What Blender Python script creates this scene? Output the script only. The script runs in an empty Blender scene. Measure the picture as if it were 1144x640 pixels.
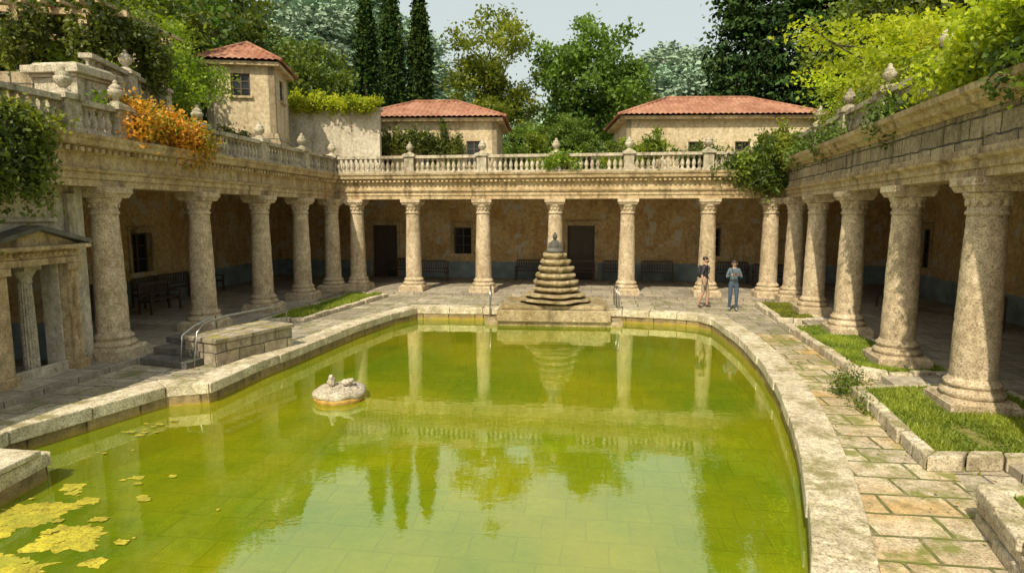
import bpy, math, random
import numpy as np
from mathutils import Vector, Matrix, noise
from mathutils.geometry import tessellate_polygon
random.seed(7); rng=np.random.default_rng(7)
scene=bpy.context.scene
COL=scene.collection
try:
    scene.view_settings.view_transform='Standard'; scene.view_settings.look='None'; scene.view_settings.exposure=0
except Exception: pass

# ---------------------------------------------------------------- materials
def nn(nt,t,**kw):
    n=nt.nodes.new(t)
    for k,v in kw.items(): setattr(n,k,v)
    return n
def newmat(name):
    m=bpy.data.materials.new(name); m.use_nodes=True
    nt=m.node_tree
    return m,nt,nt.nodes['Principled BSDF']
def mixc(nt,mode,fac,a,b):
    n=nn(nt,'ShaderNodeMix',data_type='RGBA',blend_type=mode)
    for sock,val in ((n.inputs[0],fac),(n.inputs[6],a),(n.inputs[7],b)):
        if isinstance(val,(int,float)): sock.default_value=val
        elif isinstance(val,tuple): sock.default_value=(*val,1) if len(val)==3 else val
        else: nt.links.new(val,sock)
    return n.outputs[2]
def ramp(nt,src,p0,p1,c0=(0,0,0),c1=(1,1,1)):
    r=nn(nt,'ShaderNodeValToRGB')
    r.color_ramp.elements[0].position=p0; r.color_ramp.elements[1].position=p1
    r.color_ramp.elements[0].color=(*c0,1); r.color_ramp.elements[1].color=(*c1,1)
    nt.links.new(src,r.inputs[0]); return r.outputs[0]
def noise_n(nt,vec,scale,detail=5,rough=.6):
    n=nn(nt,'ShaderNodeTexNoise'); n.inputs['Scale'].default_value=scale
    n.inputs['Detail'].default_value=min(detail,5); n.inputs['Roughness'].default_value=rough
    nt.links.new(vec,n.inputs['Vector']); return n.outputs['Fac']
def math_n(nt,op,a,b=0.):
    n=nn(nt,'ShaderNodeMath',operation=op)
    for i,v in enumerate((a,b)):
        if isinstance(v,(int,float)): n.inputs[i].default_value=v
        else: nt.links.new(v,n.inputs[i])
    return n.outputs[0]
def stone(name,c1,c2,stain=.5,moss=.3,brick=None,bump=.5,rough=.9,pits=.5,mortar=(.07,.06,.04),stainc=(.25,.20,.14),mossc=(.07,.09,.02),ochre=0,ochc=(.44,.27,.08)):
    m,nt,bs=newmat(name)
    tc=nn(nt,'ShaderNodeTexCoord'); oi=nn(nt,'ShaderNodeObjectInfo')
    cmb=nn(nt,'ShaderNodeCombineXYZ')
    mr=math_n(nt,'MULTIPLY',oi.outputs['Random'],37.)
    for i in range(3): nt.links.new(mr,cmb.inputs[i])
    va=nn(nt,'ShaderNodeVectorMath',operation='ADD')
    nt.links.new(tc.outputs['Object'],va.inputs[0]); nt.links.new(cmb.outputs[0],va.inputs[1])
    V=va.outputs[0]
    n1=noise_n(nt,V,.9,5,.65); n2=noise_n(nt,V,7,5,.7); n3=noise_n(nt,V,38,3,.7)
    col=mixc(nt,'MIX',ramp(nt,n1,.38,.62),c1,c2)
    col=mixc(nt,'MULTIPLY',.8,col,ramp(nt,n2,.3,.65,(.5,.46,.40),(1.2,1.2,1.2)))
    col=mixc(nt,'MULTIPLY',pits,col,ramp(nt,n3,.36,.52,(.33,.29,.24),(1.1,1.1,1.1)))
    bh=math_n(nt,'ADD',math_n(nt,'MULTIPLY',n2,.6),math_n(nt,'MULTIPLY',n3,.5))
    if brick:
        bt=nn(nt,'ShaderNodeTexBrick'); bt.inputs['Scale'].default_value=1
        bt.inputs['Brick Width'].default_value=brick[0]; bt.inputs['Row Height'].default_value=brick[1]
        bt.inputs['Mortar Size'].default_value=brick[2]; bt.inputs['Mortar Smooth'].default_value=.4
        bt.inputs['Color1'].default_value=(.6,.58,.55,1); bt.inputs['Color2'].default_value=(1.15,1.12,1.05,1)
        bt.inputs['Mortar'].default_value=(1,1,1,1)
        uvw=nn(nt,'ShaderNodeVectorMath',operation='ADD')
        sc=nn(nt,'ShaderNodeVectorMath',operation='SCALE'); sc.inputs['Scale'].default_value=.08
        nz=nn(nt,'ShaderNodeTexNoise'); nz.inputs['Scale'].default_value=2.2
        nt.links.new(V,nz.inputs['Vector']); nt.links.new(nz.outputs['Color'],sc.inputs[0])
        nt.links.new(tc.outputs['UV'],uvw.inputs[0]); nt.links.new(sc.outputs[0],uvw.inputs[1])
        nt.links.new(uvw.outputs[0],bt.inputs['Vector'])
        col=mixc(nt,'MULTIPLY',.75,col,bt.outputs['Color'])
        if ochre:
            on=noise_n(nt,V,.7,5,.6)
            of=math_n(nt,'MULTIPLY',ramp(nt,on,.42,.6),ramp(nt,bt.outputs['Color'],.6,.95))
            col=mixc(nt,'MIX',math_n(nt,'MULTIPLY',of,ochre),col,mixc(nt,'MULTIPLY',.9,ochc,ramp(nt,n2,.3,.65,(.4,.4,.3),(1.3,1.3,1.3))))
        mfac=math_n(nt,'MULTIPLY',bt.outputs['Fac'],ramp(nt,n2,.25,.5))
        col=mixc(nt,'MIX',mfac,col,mortar)
        bh=math_n(nt,'SUBTRACT',bh,math_n(nt,'MULTIPLY',bt.outputs['Fac'],1.2))
    if stain:
        mp=nn(nt,'ShaderNodeMapping'); mp.inputs['Scale'].default_value=(1.6,1.6,.35)
        nt.links.new(V,mp.inputs[0])
        s=noise_n(nt,mp.outputs[0],1.6,5,.7)
        col=mixc(nt,'MIX',math_n(nt,'MULTIPLY',ramp(nt,s,.50,.68),stain),col,mixc(nt,'MULTIPLY',1,col,stainc))
    if moss:
        g=nn(nt,'ShaderNodeNewGeometry'); sx=nn(nt,'ShaderNodeSeparateXYZ'); nt.links.new(g.outputs['Normal'],sx.inputs[0])
        up=ramp(nt,sx.outputs['Z'],-.3,.8,(.25,.25,.25),(1,1,1))
        mn=noise_n(nt,V,1.7,5,.75)
        f=math_n(nt,'MULTIPLY',math_n(nt,'MULTIPLY',ramp(nt,mn,.5,.62),up),moss)
        col=mixc(nt,'MIX',f,col,mossc)
    nt.links.new(col,bs.inputs['Base Color']); bs.inputs['Roughness'].default_value=rough
    b=nn(nt,'ShaderNodeBump'); b.inputs['Strength'].default_value=bump; b.inputs['Distance'].default_value=.03
    nt.links.new(bh,b.inputs['Height']); nt.links.new(b.outputs[0],bs.inputs['Normal'])
    return m
def plain(name,c,rough=.6,metal=0,var=.35,scale=12):
    m,nt,bs=newmat(name); tc=nn(nt,'ShaderNodeTexCoord')
    n=noise_n(nt,tc.outputs['Object'],scale,4)
    k=1-var
    col=mixc(nt,'MULTIPLY',1,c,ramp(nt,n,.3,.7,(k,k,k),(1.1,1.1,1.1)))
    nt.links.new(col,bs.inputs['Base Color']); bs.inputs['Roughness'].default_value=rough; bs.inputs['Metallic'].default_value=metal
    return m
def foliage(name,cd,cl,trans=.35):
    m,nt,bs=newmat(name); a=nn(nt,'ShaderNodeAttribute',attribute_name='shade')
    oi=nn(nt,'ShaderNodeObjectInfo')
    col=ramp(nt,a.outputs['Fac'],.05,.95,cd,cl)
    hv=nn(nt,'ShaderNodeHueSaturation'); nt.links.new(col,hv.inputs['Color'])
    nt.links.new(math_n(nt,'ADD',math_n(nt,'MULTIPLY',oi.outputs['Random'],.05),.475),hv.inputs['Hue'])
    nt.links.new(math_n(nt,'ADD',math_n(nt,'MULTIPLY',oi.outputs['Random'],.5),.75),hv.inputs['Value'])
    col=hv.outputs[0]; out=nt.nodes['Material Output']
    if trans==0:
        nt.nodes.remove(bs); d=nn(nt,'ShaderNodeBsdfDiffuse'); nt.links.new(col,d.inputs[0]); nt.links.new(d.outputs[0],out.inputs['Surface']); return m
    nt.links.new(col,bs.inputs['Base Color']); bs.inputs['Roughness'].default_value=.6
    tr=nn(nt,'ShaderNodeBsdfTranslucent'); c2=mixc(nt,'MULTIPLY',1,col,(1.6,1.6,.6)); nt.links.new(c2,tr.inputs['Color'])
    mx=nn(nt,'ShaderNodeMixShader'); mx.inputs[0].default_value=trans
    nt.links.new(bs.outputs[0],mx.inputs[1]); nt.links.new(tr.outputs[0],mx.inputs[2]); nt.links.new(mx.outputs[0],out.inputs['Surface'])
    return m

M_col=stone('weathered_column_stone',(.50,.40,.26),(.66,.54,.38),stain=.5,moss=.3,bump=.8,pits=.85,mossc=(.16,.14,.04),stainc=(.42,.34,.24))
M_ent=stone('entablature_stone',(.47,.34,.18),(.62,.49,.30),stain=.8,moss=.35,bump=.6,pits=.65)
M_wallblk=stone('block_wall_stone',(.38,.31,.20),(.52,.43,.30),stain=.85,moss=.35,brick=(.9,.32,.02),bump=.8,pits=.7)
M_bal=stone('balustrade_stone',(.43,.38,.28),(.58,.52,.41),stain=.9,moss=.6,bump=.6,pits=.8,stainc=(.2,.17,.13))
M_deck=stone('deck_paving_stone',(.36,.32,.25),(.50,.45,.36),stain=0,moss=.8,brick=(1.1,.55,.02),bump=.6,pits=.7,mossc=(.14,.15,.04))
M_gfloor=stone('gallery_floor_stone',(.34,.30,.24),(.42,.38,.31),stain=0,moss=.1,brick=(.8,.8,.015),bump=.4,pits=.4)
M_path=stone('ochre_path_stone',(.52,.43,.29),(.64,.57,.44),stain=0,moss=.9,brick=(.75,.5,.025),bump=.7,pits=.75,ochre=.75,mortar=(.11,.12,.03),mossc=(.17,.18,.03))
M_kerb=stone('kerb_stone',(.52,.45,.32),(.70,.63,.48),stain=.4,moss=.8,bump=.7,pits=.8,mossc=(.19,.17,.05))
M_fount=stone('fountain_stone',(.28,.21,.10),(.48,.39,.24),stain=.7,moss=.6,bump=1.,pits=.95,mossc=(.12,.11,.02))
M_dark=stone('dark_basalt_stone',(.10,.10,.09),(.17,.16,.14),stain=.3,moss=.4,bump=.8)
M_rock=stone('pale_travertine',(.46,.40,.31),(.60,.54,.44),stain=.4,moss=.2,bump=1.,pits=1.)
M_pier=stone('mossy_pier_stone',(.38,.33,.25),(.52,.46,.36),stain=.6,moss=.95,bump=.8,mossc=(.30,.26,.03),brick=(.7,.33,.015))
M_plwall=stone('pale_plaster_wall',(.50,.44,.34),(.64,.58,.47),stain=.6,moss=.15,bump=.3,pits=.4,stainc=(.4,.35,.27))
M_house=stone('house_plaster',(.54,.43,.27),(.64,.54,.37),stain=.5,moss=.05,bump=.2,pits=.4,stainc=(.45,.38,.3))
M_tile=stone('terracotta_roof',(.30,.12,.07),(.46,.23,.15),stain=.3,moss=.2,bump=.4,pits=.7)
M_wood=plain('dark_wood',(.085,.06,.04),.6)
M_metal=plain('galvanised_rail',(.45,.45,.43),.35,.9)
M_soil=stone('bed_soil',(.15,.16,.03),(.24,.22,.06),stain=0,moss=.8,bump=.6,mossc=(.18,.22,.02))
M_ground=stone('hillside_ground',(.09,.12,.05),(.14,.15,.07),stain=0,moss=.8,bump=.6,mossc=(.08,.12,.04))
M_bark=plain('bark',(.12,.09,.06),.9,0,.6,8)
M_glass=plain('dark_window_glass',(.015,.018,.02),.08,0,.2)
F_oak=foliage('foliage_oak',(.024,.052,.007),(.18,.25,.028))
F_bright=foliage('foliage_bright',(.05,.10,.01),(.30,.37,.03),.45)
F_dark=foliage('foliage_dark',(.012,.030,.012),(.07,.115,.03),0)
F_cyp=foliage('foliage_cypress',(.010,.024,.009),(.06,.10,.022),0)
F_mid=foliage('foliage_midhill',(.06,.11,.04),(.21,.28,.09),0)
F_far_haze=foliage('foliage_far_haze',(.20,.28,.20),(.33,.42,.29),0)  # distance haze painted into the leaf colours: paler, bluer green
F_maple=foliage('foliage_maple',(.14,.19,.01),(.50,.51,.03),.5)
F_ivy=foliage('foliage_ivy',(.02,.045,.008),(.17,.23,.02),.3)
F_grass=foliage('foliage_grass',(.10,.15,.01),(.36,.39,.05),.4)
F_flow=foliage('foliage_autumn_flowers',(.12,.14,.01),(.66,.20,.02),.3)

def mat_gallery():
    m=stone('ochre_gallery_plaster',(.54,.34,.14),(.68,.51,.27),stain=.5,moss=0,bump=.35,pits=.45,stainc=(.5,.42,.32))
    nt=m.node_tree; bs=nt.nodes['Principled BSDF']; src=bs.inputs['Base Color'].links[0].from_socket
    tc=nn(nt,'ShaderNodeTexCoord'); sp=nn(nt,'ShaderNodeSeparateXYZ'); nt.links.new(tc.outputs['Object'],sp.inputs[0])
    n=noise_n(nt,tc.outputs['Object'],1.3,5,.7)
    peel=mixc(nt,'MIX',ramp(nt,n,.56,.60),src,(.56,.50,.38))
    z=math_n(nt,'ADD',sp.outputs['Z'],math_n(nt,'MULTIPLY',n,.12))
    da=mixc(nt,'MULTIPLY',.8,(.26,.32,.33),ramp(nt,n,.35,.65,(.5,.5,.5),(1.2,1.2,1.2)))
    f=ramp(nt,z,.99,1.0)
    r=mixc(nt,'MIX',f,da,peel); nt.links.new(r,bs.inputs['Base Color']); return m
M_gal=mat_gallery()
def mat_poolwall():
    m=stone('pool_wall_stone',(.40,.34,.23),(.54,.47,.34),stain=.5,moss=.4,brick=(.9,.6,.02),bump=.7)
    nt=m.node_tree; bs=nt.nodes['Principled BSDF']; src=bs.inputs['Base Color'].links[0].from_socket
    tc=nn(nt,'ShaderNodeTexCoord'); sp=nn(nt,'ShaderNodeSeparateXYZ'); nt.links.new(tc.outputs['Object'],sp.inputs[0])
    n=noise_n(nt,tc.outputs['Object'],3,5,.7)
    z=math_n(nt,'ADD',sp.outputs['Z'],math_n(nt,'MULTIPLY',n,.25))
    f=ramp(nt,math_n(nt,'MULTIPLY',math_n(nt,'ADD',z,.35),4.),.3,.9)
    r=mixc(nt,'MIX',f,(.40,.28,.02),mixc(nt,'MULTIPLY',1,src,(.6,.53,.38))); nt.links.new(r,bs.inputs['Base Color']); return m
M_pool=mat_poolwall()
M_pfloor=stone('pool_floor_tiles',(.40,.46,.06),(.54,.60,.12),stain=0,moss=.6,brick=(.62,.62,.02),bump=.3,pits=.3,mortar=(.12,.17,.02),mossc=(.52,.48,.03))
def mat_water():
    m,nt,bs=newmat('algae_water'); nt.nodes.remove(bs); out=nt.nodes['Material Output']
    tc=nn(nt,'ShaderNodeTexCoord'); V=tc.outputs['Object']
    n=noise_n(nt,V,.22,5,.65)
    dcol=mixc(nt,'MIX',ramp(nt,n,.38,.62),(.17,.27,.008),(.38,.37,.008))
    d=nn(nt,'ShaderNodeBsdfDiffuse'); nt.links.new(dcol,d.inputs[0])
    t=nn(nt,'ShaderNodeBsdfTransparent'); t.inputs[0].default_value=(.82,.92,.32,1)
    mx=nn(nt,'ShaderNodeMixShader'); mx.inputs[0].default_value=.45
    nt.links.new(d.outputs[0],mx.inputs[1]); nt.links.new(t.outputs[0],mx.inputs[2])
    g=nn(nt,'ShaderNodeBsdfGlossy'); g.inputs['Roughness'].default_value=.015; g.inputs['Color'].default_value=(.97,1,.80,1)
    b=nn(nt,'ShaderNodeBump'); b.inputs['Strength'].default_value=.035; b.inputs['Distance'].default_value=.05
    mp=nn(nt,'ShaderNodeMapping'); mp.inputs['Scale'].default_value=(1,1.6,1); nt.links.new(V,mp.inputs[0])
    nt.links.new(noise_n(nt,mp.outputs[0],2.6,4,.55),b.inputs['Height'])
    nt.links.new(b.outputs[0],g.inputs['Normal'])
    fr=nn(nt,'ShaderNodeFresnel'); fr.inputs[0].default_value=1.5; nt.links.new(b.outputs[0],fr.inputs['Normal'])
    f=math_n(nt,'ADD',math_n(nt,'MULTIPLY',fr.outputs[0],1.1),.14)
    f=math_n(nt,'MINIMUM',f,.8)
    m2=nn(nt,'ShaderNodeMixShader'); nt.links.new(f,m2.inputs[0]); nt.links.new(mx.outputs[0],m2.inputs[1]); nt.links.new(g.outputs[0],m2.inputs[2])
    nt.links.new(m2.outputs[0],out.inputs['Surface']); return m
M_water=mat_water()
M_algae=stone('algae_scum',(.34,.30,.02),(.52,.45,.03),stain=0,moss=.8,bump=.5,pits=.8,mossc=(.24,.26,.02))

# ---------------------------------------------------------------- mesh builder
class MB:
    def __init__(s): s.v=[];s.f=[];s.m=[];s.sm=[]
    def add(s,vs,fs,mat=0,smooth=False):
        o=len(s.v); s.v.extend([tuple(p) for p in vs]); s.f.extend([tuple(i+o for i in f) for f in fs])
        s.m.extend([mat]*len(fs)); s.sm.extend([smooth]*len(fs))
    def box(s,cx,cy,z0,z1,sx,sy,ang=0,mat=0,taper=1.):
        c,sn=math.cos(ang),math.sin(ang); vs=[]
        for z,k in ((z0,1.),(z1,taper)):
            for a,b in ((-1,-1),(1,-1),(1,1),(-1,1)):
                x=a*sx/2*k;y=b*sy/2*k; vs.append((cx+x*c-y*sn,cy+x*sn+y*c,z))
        s.add(vs,[(3,2,1,0),(4,5,6,7),(0,1,5,4),(1,2,6,5),(2,3,7,6),(3,0,4,7)],mat)
    def quadbox(s,q,z0,z1,mat=0):
        vs=[(p[0],p[1],z0) for p in q]+[(p[0],p[1],z1) for p in q]
        s.add(vs,[(3,2,1,0),(4,5,6,7),(0,1,5,4),(1,2,6,5),(2,3,7,6),(3,0,4,7)],mat)
    def seg(s,p0,d,s0,s1,z0,z1,n0,n1,mat=0):
        nx,ny=d[1],-d[0]
        P=lambda a,n:(p0[0]+d[0]*a+nx*n,p0[1]+d[1]*a+ny*n)
        s.quadbox([P(s0,n0),P(s1,n0),P(s1,n1),P(s0,n1)],z0,z1,mat)
    def lathe(s,prof,cx=0,cy=0,z0=0,seg=12,mat=0,smooth=True,jit=0,amp=0):
        vs=[];n=len(prof)
        for r,z in prof:
            for k in range(seg):
                a=2*math.pi*k/seg; rr=r
                if amp: rr=r*(1+amp*noise.noise(Vector((math.cos(a)*1.7+cx,math.sin(a)*1.7,z*3+cy)))+amp*.5*noise.noise(Vector((math.cos(a)*6,math.sin(a)*6,z*6+z0*9))))
                vs.append((cx+rr*math.cos(a),cy+rr*math.sin(a),z0+z+(amp*.25*noise.noise(Vector((math.cos(a)*2,math.sin(a)*2,z*5))) if amp else 0)))
        fs=[(i*seg+k,i*seg+(k+1)%seg,(i+1)*seg+(k+1)%seg,(i+1)*seg+k) for i in range(n-1) for k in range(seg)]
        fs.append(tuple(range((n-1)*seg,n*seg)))
        s.add(vs,fs,mat,smooth)
    def tube(s,pts,rad,seg=6,mat=0,smooth=True):
        pts=[Vector(p) for p in pts]; n=len(pts)
        if isinstance(rad,(int,float)): rad=[rad]*n
        vs=[]
        for i,p in enumerate(pts):
            d=(pts[min(i+1,n-1)]-pts[max(i-1,0)]).normalized()
            a=d.cross(Vector((0,0,1)) if abs(d.z)<.9 else Vector((1,0,0))).normalized(); b=d.cross(a)
            for k in range(seg):
                t=2*math.pi*k/seg; vs.append(p+(a*math.cos(t)+b*math.sin(t))*rad[i])
        fs=[(i*seg+k,i*seg+(k+1)%seg,(i+1)*seg+(k+1)%seg,(i+1)*seg+k) for i in range(n-1) for k in range(seg)]
        fs+= [tuple(range(seg-1,-1,-1)),tuple(range((n-1)*seg,n*seg))]
        s.add(vs,fs,mat,smooth)
    def ell(s,c,r,seg=12,rings=8,mat=0,amp=0,rot=None):
        vs=[];
        for i in range(rings+1):
            th=math.pi*i/rings
            for k in range(seg):
                a=2*math.pi*k/seg; p=Vector((math.sin(th)*math.cos(a),math.sin(th)*math.sin(a),math.cos(th)))
                q=1+amp*noise.noise(p*2+Vector(c)) if amp else 1
                p=Vector((p.x*r[0]*q,p.y*r[1]*q,p.z*r[2]*q))
                if rot: p=rot@p
                vs.append(p+Vector(c))
        fs=[(i*seg+k,(i+1)*seg+k,(i+1)*seg+(k+1)%seg,i*seg+(k+1)%seg) for i in range(rings) for k in range(seg)]
        s.add(vs,fs,mat,True)
    def prism(s,poly,z0,z1,holes=(),mat=0,bottom=True,sides=True):
        loops=[poly]+list(holes); flat=[p for l in loops for p in l]
        tris=tessellate_polygon([[Vector((p[0],p[1],0)) for p in l] for l in loops])
        vs=[(p[0],p[1],z1) for p in flat]
        s.add(vs,[tuple(t) for t in tris],mat)
        if bottom: s.add([(p[0],p[1],z0) for p in flat],[tuple(t) for t in tris],mat)
        if sides:
            for l in loops:
                n=len(l)
                for i in range(n):
                    a,b=l[i],l[(i+1)%n]
                    s.add([(a[0],a[1],z0),(b[0],b[1],z0),(b[0],b[1],z1),(a[0],a[1],z1)],[(0,1,2,3)],mat)
    def mesh(s,name,mats,uv=True):
        me=bpy.data.meshes.new(name); me.from_pydata(s.v,[],s.f); me.update()
        for m in mats: me.materials.append(m)
        me.polygons.foreach_set('material_index',s.m); me.polygons.foreach_set('use_smooth',s.sm)
        if uv:
            ul=me.uv_layers.new(name='UVMap'); data=np.zeros(len(me.loops)*2)
            for p in me.polygons:
                nx,ny,nz=p.normal
                for li in p.loop_indices:
                    x,y,z=me.vertices[me.loops[li].vertex_index].co
                    if abs(nz)>.75: u,w=x*.99+y*-.13,y*.99+x*.13
                    else:
                        l=math.hypot(nx,ny) or 1; u,w=(-ny*x+nx*y)/l,z
                    data[li*2]=u; data[li*2+1]=w
            ul.data.foreach_set('uv',data)
        return me
    def obj(s,name,mats,parent=None,uv=True,bevel=0,loc=None):
        o=bpy.data.objects.new(name,s.mesh(name,mats,uv)); COL.objects.link(o)
        if parent: o.parent=parent
        if loc: o.location=loc
        if bevel:
            b=o.modifiers.new('bevel','BEVEL'); b.width=bevel; b.segments=2; b.limit_method='ANGLE'
        return o
def empty(name,loc=(0,0,0)):
    o=bpy.data.objects.new(name,None); COL.objects.link(o); o.location=loc; return o
def link(name,me,loc,rot=0,scale=(1,1,1),parent=None):
    o=bpy.data.objects.new(name,me); COL.objects.link(o); o.location=loc
    o.rotation_euler=(0,0,rot); o.scale=scale if not isinstance(scale,(int,float)) else (scale,)*3
    if parent: o.parent=parent
    return o
def unit(a,b):
    d=(b[0]-a[0],b[1]-a[1]); l=math.hypot(*d); return (d[0]/l,d[1]/l),l
def offset_line(pts,off,closed=False):
    n=len(pts); out=[]
    for i in range(n):
        ds=[]
        if closed or i>0: ds.append(unit(pts[i-1],pts[i])[0])
        if closed or i<n-1: ds.append(unit(pts[i],pts[(i+1)%n])[0])
        ns=[Vector((d[1],-d[0])) for d in ds]
        if len(ns)==1: nv=ns[0]
        else:
            nv=(ns[0]+ns[1]).normalized(); nv=nv/max(.45,nv.dot(ns[0]))
        out.append((pts[i][0]+nv.x*off,pts[i][1]+nv.y*off))
    return out

# ---------------------------------------------------------------- layout
LX=lambda y:-8.9+.111*(y-13.4)
RX=lambda y:7.45+.22*(y-9.74)
C1=(LX(26.),26.); C2=(RX(23.3),23.3)
LS=(LX(1.),1.); RE=(RX(-3.),-3.)
WATER=-.35
ys=np.array([19.2,15.3,12.2,9.32,7.5,5.92]); xs=np.array([6.22,5.86,5.28,4.39,3.75,3.04])
pf=np.polyfit(ys,xs,2)
right=[(float(np.polyval(pf,y)),float(y)) for y in np.arange(18.9,-1.6,-1.02)]
pool=[(-3.3,21.15),(-1.,21.0),(1.5,20.8),(3.7,20.5),(5.4,19.95),(6.0,19.55)]+right+[(-3,-1.9),(-6.5,-1.9),(-6.4,4.5),(-6.4,8.15),(-7.45,8.3),(-7.6,8.95),(-7.1,10.1),(-6.55,11.35),(-5.85,11.6),(-5.65,12.9),(-5.15,15.1),(-4.6,17.7),(-4.0,19.7)]
def area(p): return sum(p[i][0]*p[(i+1)%len(p)][1]-p[(i+1)%len(p)][0]*p[i][1] for i in range(len(p)))/2
if area(pool)<0: pool=pool[::-1]
KERB=.55
kout=offset_line(pool,KERB,True)
def resample(inner,outer,step):
    A=[];B=[]
    n=len(inner)
    for i in range(n):
        a,b=inner[i],inner[(i+1)%n]; c,d=outer[i],outer[(i+1)%n]
        l=math.hypot(b[0]-a[0],b[1]-a[1]); k=max(1,round(l/step))
        for j in range(k):
            t=j/k; A.append((a[0]+(b[0]-a[0])*t,a[1]+(b[1]-a[1])*t)); B.append((c[0]+(d[0]-c[0])*t,c[1]+(d[1]-c[1])*t))
    return A,B
mb=MB(); mb.prism([(-16,-11),(18,-11),(18,33),(-16,33)],-.2,0,[kout],0,bottom=False,sides=False)
mb.obj('deck_paving',[M_deck])
mb=MB(); A,B=resample(pool,kout,1.0); n=len(A)
L=lambda p,q,t:(p[0]+(q[0]-p[0])*t,p[1]+(q[1]-p[1])*t)
for i in range(n):
    a,b,c,d=A[i],A[(i+1)%n],B[(i+1)%n],B[i]
    g=.010
    h=.055+random.uniform(-.015,.018); ji=random.uniform(-.035,.035)
    q=[L(a,b,g),L(a,b,1-g),L(d,c,1-g),L(d,c,g)]
    q[0]=L(q[0],q[3],-.06+ji); q[1]=L(q[1],q[2],-.06+ji)
    mb.quadbox(q,-.16,h)
mb.obj('pool_kerb',[M_kerb],bevel=.02)
mb=MB()
for i in range(len(pool)):
    a,b=pool[i],pool[(i+1)%len(pool)]
    mb.add([(a[0],a[1],-1.3),(b[0],b[1],-1.3),(b[0],b[1],.0),(a[0],a[1],.0)],[(0,1,2,3)])
mb.prism(pool,-1.4,-1.15,mat=1,bottom=False,sides=False)
mb.obj('pool_basin',[M_pool,M_pfloor])
mb=MB(); mb.prism(pool,0,WATER,bottom=False,sides=False); mb.obj('pool_water',[M_water])
mb=MB()
def blob(cx,cy,r,asp=1.,rot=0.,seed=0,N=90):
    P=[]
    for k in range(N):
        a=2*math.pi*k/N
        q=r*(1+.45*noise.noise(Vector((math.cos(a)*1.2,math.sin(a)*1.2,seed)))+.3*noise.noise(Vector((math.cos(a)*4,math.sin(a)*4,seed+9)))+.25*noise.noise(Vector((math.cos(a)*11,math.sin(a)*11,seed+9))))
        q/=max(abs(math.cos(a)),abs(math.sin(a)))**.7
        x=q*math.cos(a)*asp;y=q*math.sin(a)
        P.append((cx+x*math.cos(rot)-y*math.sin(rot),cy+x*math.sin(rot)+y*math.cos(rot)))
    return P
AL=[(-5.85,7.15,.27,1.6),(-5.95,6.75,.17,1.4),(-5.0,6.6,.26,1.5),(-5.15,5.95,.23,1.4),(-3.2,5.75,.13,1.9),(-5.55,6.15,.14,1.8),(-4.4,6.1,.08,1.5),(-5.4,7.5,.09,1.8),(-5.9,7.9,.10,1.6),(-4.2,5.5,.1,1.6),(-5.2,8.2,.06,1.7)]
for i in range(34):
    AL.append((-6.2+abs(random.gauss(0,1.3)),random.uniform(4.5,8.3),random.uniform(.012,.06),random.uniform(1,2)))
for i in range(12): AL.append((-6.6+random.uniform(0,.9),9.2+random.uniform(-.3,1.6),random.uniform(.012,.05),1.5))
for i,(x,y,r,a) in enumerate(AL):
    mb.prism(blob(x,y,r,a,-.1,i*3.1,90 if r>.1 else 24),0,WATER+.004+.0004*i,bottom=False,sides=False)
mb.obj('floating_algae',[M_algae])
rk=[p for p in offset_line(right,-(KERB+.01))]
rk=[p for p in rk if p[1]<17.5]
pout=[(p[0]+1.05+.02*p[1],p[1]-.25) for p in rk]
mb=MB()
for i in range(len(rk)-1):
    mb.add([(rk[i][0],rk[i][1],.005),(rk[i+1][0],rk[i+1][1],.005),(pout[i+1][0],pout[i+1][1],.005),(pout[i][0],pout[i][1],.005)],[(0,1,2,3)])
mb.obj('stone_path',[M_path])
inner=[LS,C1,C2,RE]
fl_in=offset_line(inner,.62); fl_out=offset_line(inner,-5.6)
mb=MB()
for i in range(3):
    mb.prism([fl_in[i],fl_in[i+1],fl_out[i+1],fl_out[i]],-.02,.12)
mb.obj('gallery_floor',[M_gfloor])
W=offset_line(inner,-5.2)
def wall_open(mb,p0,p1,z0,z1,n0,n1,ops,mat=0):
    d,l=unit(p0,p1); cur=0
    for a,b,zb,zt in sorted(ops):
        mb.seg(p0,d,cur,a,z0,z1,n0,n1,mat)
        if zt<z1: mb.seg(p0,d,a,b,zt,z1,n0,n1,mat)
        if zb>z0: mb.seg(p0,d,a,b,z0,zb,n0,n1,mat)
        cur=b
    mb.seg(p0,d,cur,l,z0,z1,n0,n1,mat); return d,l
def panel(mb,p0,d,a,b,zb,zt,n,frame,fill,kind):
    mb.seg(p0,d,a,b,zb,zt,n-.03,n,fill)
    w=.07
    for s0,s1,q0,q1 in ((a,a+w,zb,zt),(b-w,b,zb,zt),(a+w,b-w,zt-w,zt),((a+b)/2-.03,(a+b)/2+.03,zb,zt-w)):
        mb.seg(p0,d,s0,s1,q0,q1,n+.003,n+.05,frame)
    if kind=='win':
        for k in (1,2):
            zz=zb+(zt-zb)*k/3; mb.seg(p0,d,a+w,b-w,zz-.02,zz+.02,n+.003,n+.04,frame)
    if kind!='win':
        for k in range(3):
            zz=zb+.15+(zt-zb-.2)*k/3
            for (u0,u1) in ((a+w+.06,(a+b)/2-.1),((a+b)/2+.1,b-w-.06)):
                mb.seg(p0,d,u0,u1,zz,zz+(zt-zb)/3-.18,n+.003,n+.03,frame)
def surround(mb,p0,d,a,b,zb,zt,n,mat):
    w=.14
    mb.seg(p0,d,a-w,a,zb,zt+w,n,n+.06,mat); mb.seg(p0,d,b,b+w,zb,zt+w,n,n+.06,mat)
    mb.seg(p0,d,a,b,zt,zt+w,n,n+.06,mat); mb.seg(p0,d,a-w-.05,b+w+.05,zt+w,zt+w+.08,n,n+.12,mat)
opsL=[(8.5,9.7,.12,2.5),(15.2,16.4,.12,2.6),(20.0,21.0,1.2,2.6)]
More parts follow.
